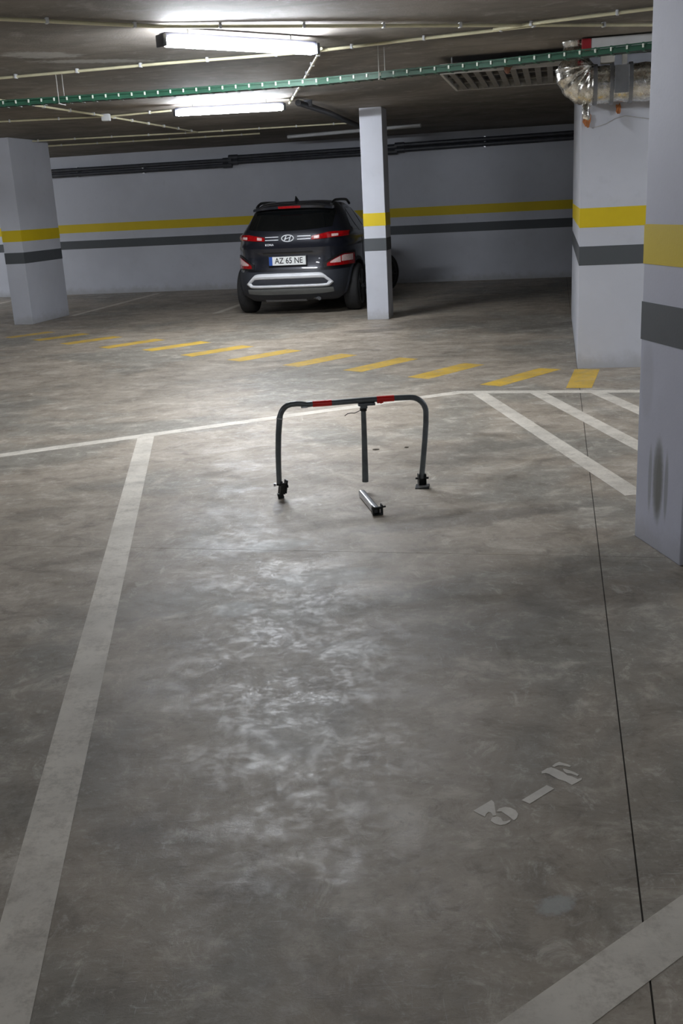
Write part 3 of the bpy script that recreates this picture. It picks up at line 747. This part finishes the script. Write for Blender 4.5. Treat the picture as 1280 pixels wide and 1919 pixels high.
def wheel(y, sd, steer=0.0):
    e = empty('wheel', Vector((sd * TRK, y, WR)) * S, steer); e.parent = car
    bm = bmesh.new(); Wd = .108
    pr = [(-Wd, .235), (-Wd * 1.02, .285), (-Wd * .9, .318), (-Wd * .7, .331), (0, .334), (Wd * .7, .331), (Wd * .9, .318), (Wd * 1.02, .285), (Wd, .235)]
    n = 40; rg = [[bm.verts.new(Vector((x, r * math.cos(2 * PI * k / n), r * math.sin(2 * PI * k / n))) * S) for k in range(n)] for x, r in pr]
    for a, b in zip(rg, rg[1:]):
        for k in range(n): bm.faces.new((a[k], a[(k + 1) % n], b[(k + 1) % n], b[k]))
    bm.faces.new(rg[0]); bm.faces.new(rg[-1][::-1]); from_bm('tyre', bm, M['tyre'], e, True)
    bm = bmesh.new()
    for k in range(5):
        a = 2 * PI * k / 5; rt2 = Matrix.Rotation(a, 3, 'X')
        box(bm, (0, 0, 0), (.001, .001, .001))
    bm.free(); bm = bmesh.new(); xo = sd * Wd * S
    for k in range(5):
        for da in (-.14, .14):
            a = 2 * PI * k / 5 + da
            p0, p1 = Vector((xo + sd * .008, math.cos(a - da * .8) * .05, math.sin(a - da * .8) * .05)), Vector((xo + sd * .004, math.cos(a) * .232 * S, math.sin(a) * .232 * S))
            sweep(bm, [p0, p1], [.016, .013], 8)
    sweep(bm, [Vector((xo - sd * .01, 0, 0)), Vector((xo + sd * .018, 0, 0))], .055, 20)
    ringp = [Vector((xo + sd * .003, math.cos(2 * PI * k / 40) * .236 * S, math.sin(2 * PI * k / 40) * .236 * S)) for k in range(40)]
    sweep(bm, ringp, .010, 8, closed=True); from_bm('rim', bm, M['rim'], e, True)
wheel(0, -1); wheel(0, 1); wheel(WB, -1, math.radians(-34)); wheel(WB, 1, math.radians(-34))
bm = bmesh.new(); box(bm, (-.60 * S, -.40 * S, .19 * S), (.60 * S, 3.0 * S, .30 * S), bev=.02); box(bm, (-.55 * S, -.08, .235), (.55 * S, .08, .33), bev=.02); from_bm('underbody', bm, M['black_trim'], car)
bm = bmesh.new(); sweep(bm, [Vector((-.42, -.50, .245)), Vector((.20, -.50, .245))], .055, 14); from_bm('muffler', bm, M['foil_tape'], car, True)
tube('exhaust_pipe', [Vector((.2, -.50, .25)), Vector((.34, -.56, .25)), Vector((.42, -.66, .235))], .025, M['foil_tape'], car, 12)
# glass
gtop = lambda x: 1.425 - .02 * (x / .6) ** 2
rear_patch('rear_window', lin(-.60, .60, 24), lambda x: 1.165 + .035 * (abs(x) / .6) ** 2, gtop, M['glass'], car, .006, .02, 8)
rear_patch('garnish', lin(-.66, .66, 24), lambda x: 1.425 - .02 * (x / .6) ** 2, lambda x: 1.452 - .018 * (x / .6) ** 2, M['black_trim'], car, .004, .02, 2)
def side_patch(name, sd, ys, lo, hi, mat, off=.006, depth=.02, nz=5):
    g = []
    for y in ys:
        a, b = lo(y), hi(y); g.append([(side_pt(sd, y, a + (b - a) * k / nz, off), side_pt(sd, y, a + (b - a) * k / nz, off - depth)) for k in range(nz + 1)])
    return shell(name, g, mat, car)
def front_pt(x, z, off=0.0):
    return plan(z, 1 if x >= 0 else -1, PI - phi_x(z, x), off)
for sd in (-1, 1):
    side_patch('side_window', sd, lin(-.02, .28, 5), lambda y: 1.14, lambda y: 1.14 + .26 * min(1, (y + .06) / .3), M['glass'])
    side_patch('side_window', sd, lin(.33, .78, 8), lambda y: 1.11, lambda y: 1.43 - .02 * (y - .5), M['glass'])
    side_patch('side_window', sd, lin(.84, 1.62, 10), lambda y: 1.10, lambda y: max(1.13, 1.43 - .48 * max(0, y - .98)), M['glass'])
    # door seams
    for y in (.30, .81, 1.72):
        side_patch('door_seam', sd, [y - .006, y + .006], lambda y: .40, lambda y: 1.08, M['black_trim'], .003, .01, 10)
    side_patch('sill_cladding', sd, lin(.42, 2.18, 12), lambda y: .22, lambda y: .36, M['cladding'], .018, .03, 3)
    for y in (.42, 1.05):
        bm = bmesh.new(); p = side_pt(sd, y + .1, .93, .014); box(bm, p - Vector((.012, .10, .014)), p + Vector((.012, .10, .014)), bev=.008); from_bm('door_handle', bm, M['paint'], car, True)
    # mirror
    bm = bmesh.new(); c = Vector((sd * 1.0, 1.52, 1.07)) * S; box(bm, c - Vector((.11, .055, .07)), c + Vector((.11, .055, .07)), bev=.035); box(bm, c + Vector((-sd * .16 - .05, -.02, -.07)), c + Vector((-sd * .16 + .09, .03, -.03)), bev=.01)
    from_bm('door_mirror', bm, M['black_trim'], car, True)
    # roof rail
    pts = [Vector((sd * (.545 + .01 * math.sin(t * PI)), -.16 + 1.35 * t, 1.492 + .050 * math.sin(min(1, min(t, 1 - t) * 4.5) * PI / 2) + .012 * math.sin(t * PI))) * S for t in lin(0, 1, 24)]
    tube('roof_rail', pts, .020, M['black_trim'], car, 10)
g = []
for x in lin(-.66, .66, 16):
    g.append([(front_pt(x, z, .006), front_pt(x, z, -.014)) for z in lin(1.13, 1.44, 6)])
shell('windscreen', g, M['glass'], car)
# roof spoiler with brake light
g = []
for x in lin(-.575, .575, 24):
    e_ = (abs(x) / .575) ** 3
    yb = -.44 + .17 * e_; zt, zb = 1.498 - .035 * e_, 1.462 - .030 * e_
    fr = -.16 + .03 * e_
    ztop = 1.536 - .06 * e_
    g.append([(Vector((x, fr, ztop)) * S, Vector((x, fr, zb + .005)) * S), (Vector((x, (fr + yb) / 2, (ztop + zt) / 2 + .010)) * S, Vector((x, (fr + yb) / 2, zb + .004)) * S), (Vector((x, yb, zt)) * S, Vector((x, yb + .004, zb)) * S)])
shell('roof_spoiler', g, M['paint'], car)
g = []
for x in lin(-.16, .16, 8):
    g.append([(Vector((x, -.449, z)) * S, Vector((x, -.43, z)) * S) for z in (1.463, 1.478, 1.494)])
shell('brake_light', g, M['tail_red'], car)
# shark-fin antenna
bm = bmesh.new(); vs = [bm.verts.new(Vector(p) * S) for p in ((0, -.05, 1.545), (.022, -.02, 1.555), (.02, .12, 1.562), (-.02, .12, 1.562), (-.022, -.02, 1.555), (0, -.045, 1.622), (.004, -.02, 1.628), (-.004, -.02, 1.628))]
for f in ((0, 1, 6, 5), (0, 5, 7, 4), (5, 6, 7), (1, 2, 6), (4, 7, 3), (2, 3, 7, 6), (0, 4, 3, 2, 1)): bm.faces.new([vs[i] for i in f])
from_bm('antenna', bm, M['black_trim'], car)
# upper tail lamps
for sd in (-1, 1):
    def ul(x):
        t = (abs(x) - .335) / (.868 - .335); return 1.035 + .032 * t
    def uh(x):
        t = (abs(x) - .335) / (.868 - .335); return 1.085 + .045 * min(1, t * 2.2) - .01 * max(0, t - .8) * 5
    lamp = rear_patch('tail_lamp', [sd * v for v in lin(.335, .60, 9) + lin(.60, .79, 14)[1:]], ul, uh, M['tail_red'], car, .012, .05, 4)
    o = rear_patch('reflector', [sd * v for v in lin(.37, .44, 4)], lambda x: ul(x) + .012, lambda x: uh(x) - .010, M['tail_clear'], lamp, .0135, .01, 2); o['label'] = 'pale inner segment'
    o = rear_patch('reflector', [sd * v for v in lin(.60, .68, 4)], lambda x: ul(x) + .014, lambda x: uh(x) - .030, M['tail_clear'], lamp, .0135, .01, 2); o['label'] = 'pale inner segment'
    # lower lamps in the bumper
    def ll(x): return .672 + 0 * x
    def lh(x):
        t = (abs(x) - .53) / (.86 - .53); return .70 + .12 * min(1, max(0, t * 1.6)) ** .8
    rear_patch('lamp_surround', [sd * v for v in lin(.50, .845, 18)], lambda x: .655, lambda x: min(.86, lh(x) + .03), M['black_trim'], car, .010, .05, 3)
    lamp = rear_patch('bumper_lamp', [sd * v for v in lin(.535, .835, 18)], ll, lh, M['tail_red'], car, .020, .05, 4)
    o = rear_patch('indicator', [sd * v for v in lin(.575, .70, 8)], lambda x: .712, lambda x: lh(x) - .008, M['tail_clear'], lamp, .0225, .01, 2); o['label'] = 'pale upper half of the lamp'
    o = rear_patch('indicator', [sd * v for v in lin(.712, .82, 8)], lambda x: .725, lambda x: lh(x) - .012, M['tail_clear'], lamp, .0225, .01, 2); o['label'] = 'pale upper half of the lamp'
    # bright trim lines between emblem and lamp
    for z_ in (1.048, 1.088):
        rear_patch('trim_line', [sd * v for v in lin(.135, .325, 8)], lambda x: z_ - .004, lambda x: z_ + .005, M['silver'], car, .006, .015, 1)
# tailgate seams and ledge
rear_patch('tailgate_seam', lin(-.62, .62, 24), lambda x: .635, lambda x: .647, M['black_trim'], car, .003, .015, 1)
rear_patch('plate_recess', lin(-.36, .36, 16), lambda x: .865, lambda x: .885, M['black_trim'], car, .004, .02, 1)
# silver bumper loop: ring between an outer and an inner outline
def hexloop(xt, xm, xb, zt, zm, zb, n=14):
    c = [(-xt, zt), (xt, zt), (xm, zm), (xb, zb), (-xb, zb), (-xm, zm)]; out = []
    for i in range(6):
        a, b = c[i], c[(i + 1) % 6]; out += [(a[0] + (b[0] - a[0]) * k / n, a[1] + (b[1] - a[1]) * k / n) for k in range(n)]
    for _ in range(3): out = [((out[i - 1][0] + out[i][0] * 2 + out[(i + 1) % len(out)][0]) / 4, (out[i - 1][1] + out[i][1] * 2 + out[(i + 1) % len(out)][1]) / 4) for i in range(len(out))]
    return out
outer = hexloop(.47, .625, .55, .600, .455, .395); inner = hexloop(.49, .555, .53, .522, .470, .440)
g = []
for (xa, za), (xb_, zb_) in zip(outer, inner):
    g.append([(rear_pt(xa + (xb_ - xa) * t, za + (zb_ - za) * t, .012 + .022 * math.sin(PI * t) ** .5), rear_pt(xa + (xb_ - xa) * t, za + (zb_ - za) * t, -.03)) for t in (0, .15, .5, .85, 1)])
o = shell('bumper_loop', g, M['silver'], car, True); o['label'] = 'satin silver loop on the bumper'
rear_patch('loop_insert', lin(-.55, .55, 24), lambda x: .432, lambda x: .530, M['cladding'], car, .006, .03, 3)
rear_patch('bumper_lip', lin(-.60, .60, 24), lambda x: .300 + .02 * (abs(x) / .6) ** 4, lambda x: .385, M['cladding'], car, .030, .05, 4).data.materials[0] = M['lip']
# number plate
pc = Vector((0, -.735, .765)) * S
pe = empty('number_plate', pc); pe.parent = car; pe.rotation_euler = (math.radians(-4), 0, 0)
bm = bmesh.new(); box(bm, (-.285, -.008, -.071), (.285, .03, .071), bev=.006); from_bm('plate_holder', bm, M['black_trim'], pe)
bm = bmesh.new(); box(bm, (-.272, -.014, -.060), (.272, -.007, .060), bev=.003); from_bm('plate_sheet', bm, M['plate'], pe)
bm = bmesh.new(); box(bm, (-.272, -.0155, -.060), (-.222, -.0135, .060)); from_bm('blue_strip', bm, M['plate_blue'], pe)
def text_mesh(name, txt, size, mat, parent, loc, spacing=1.0, off=0.0, ext_=.0008, yscale=1.0):
    cu = bpy.data.curves.new('t', 'FONT'); cu.body = txt; cu.size = size; cu.align_x = 'CENTER'; cu.align_y = 'CENTER'; cu.space_character = spacing; cu.extrude = ext_; cu.offset = off; cu.resolution_u = 3
    to = bpy.data.objects.new('t', cu); C.objects.link(to); bpy.context.view_layer.update()
    me = bpy.data.meshes.new_from_object(to.evaluated_get(bpy.context.evaluated_depsgraph_get())); bpy.data.objects.remove(to)
    me.transform(Matrix.Rotation(PI / 2, 4, 'X')); me.transform(Matrix.Diagonal((1, 1, yscale, 1)))
    me.materials.clear(); o = link(name, me, mat, parent); o.location = loc; return o
text_mesh('plate_text', 'AZ 65 NE', .100, M['plate_ink'], pe, (.022, -.0150, 0), 1.0, .0012, yscale=1.15)
# emblem: slanted H inside an oval ring
ec = rear_pt(0, 1.065, 0) / S
em = empty('emblem', Vector((0, ec.y - .012, 1.066)) * S); em.parent = car; em.rotation_euler = (math.radians(-14), 0, 0)
bm = bmesh.new(); sweep(bm, [Vector((math.cos(a) * .088, 0, math.sin(a) * .046)) for a in lin(0, 2 * PI, 40)[:-1]], .0075, 8, closed=True); from_bm('oval', bm, M['silver'], em, True)
bm = bmesh.new()
for sx in (-1, 1):
    sweep(bm, [Vector((sx * .034 - .014, 0, -.036)), Vector((sx * .036 - .003, -.002, -.008)), Vector((sx * .034 + .004, -.002, .010)), Vector((sx * .034 + .014, 0, .036))], [.006, .008, .008, .006], 8)
sweep(bm, [Vector((-.036, 0, -.012)), Vector((-.012, -.002, -.003)), Vector((.012, -.002, .003)), Vector((.036, 0, .012))], [.007, .006, .006, .007], 8)
from_bm('letter', bm, M['silver'], em, True)
kp = rear_pt(-.26, .985, 0)
o = text_mesh('badge', 'KONA', .040, M['silver'], car, (kp.x, kp.y - .006, kp.z), 1.15, .001, .003)
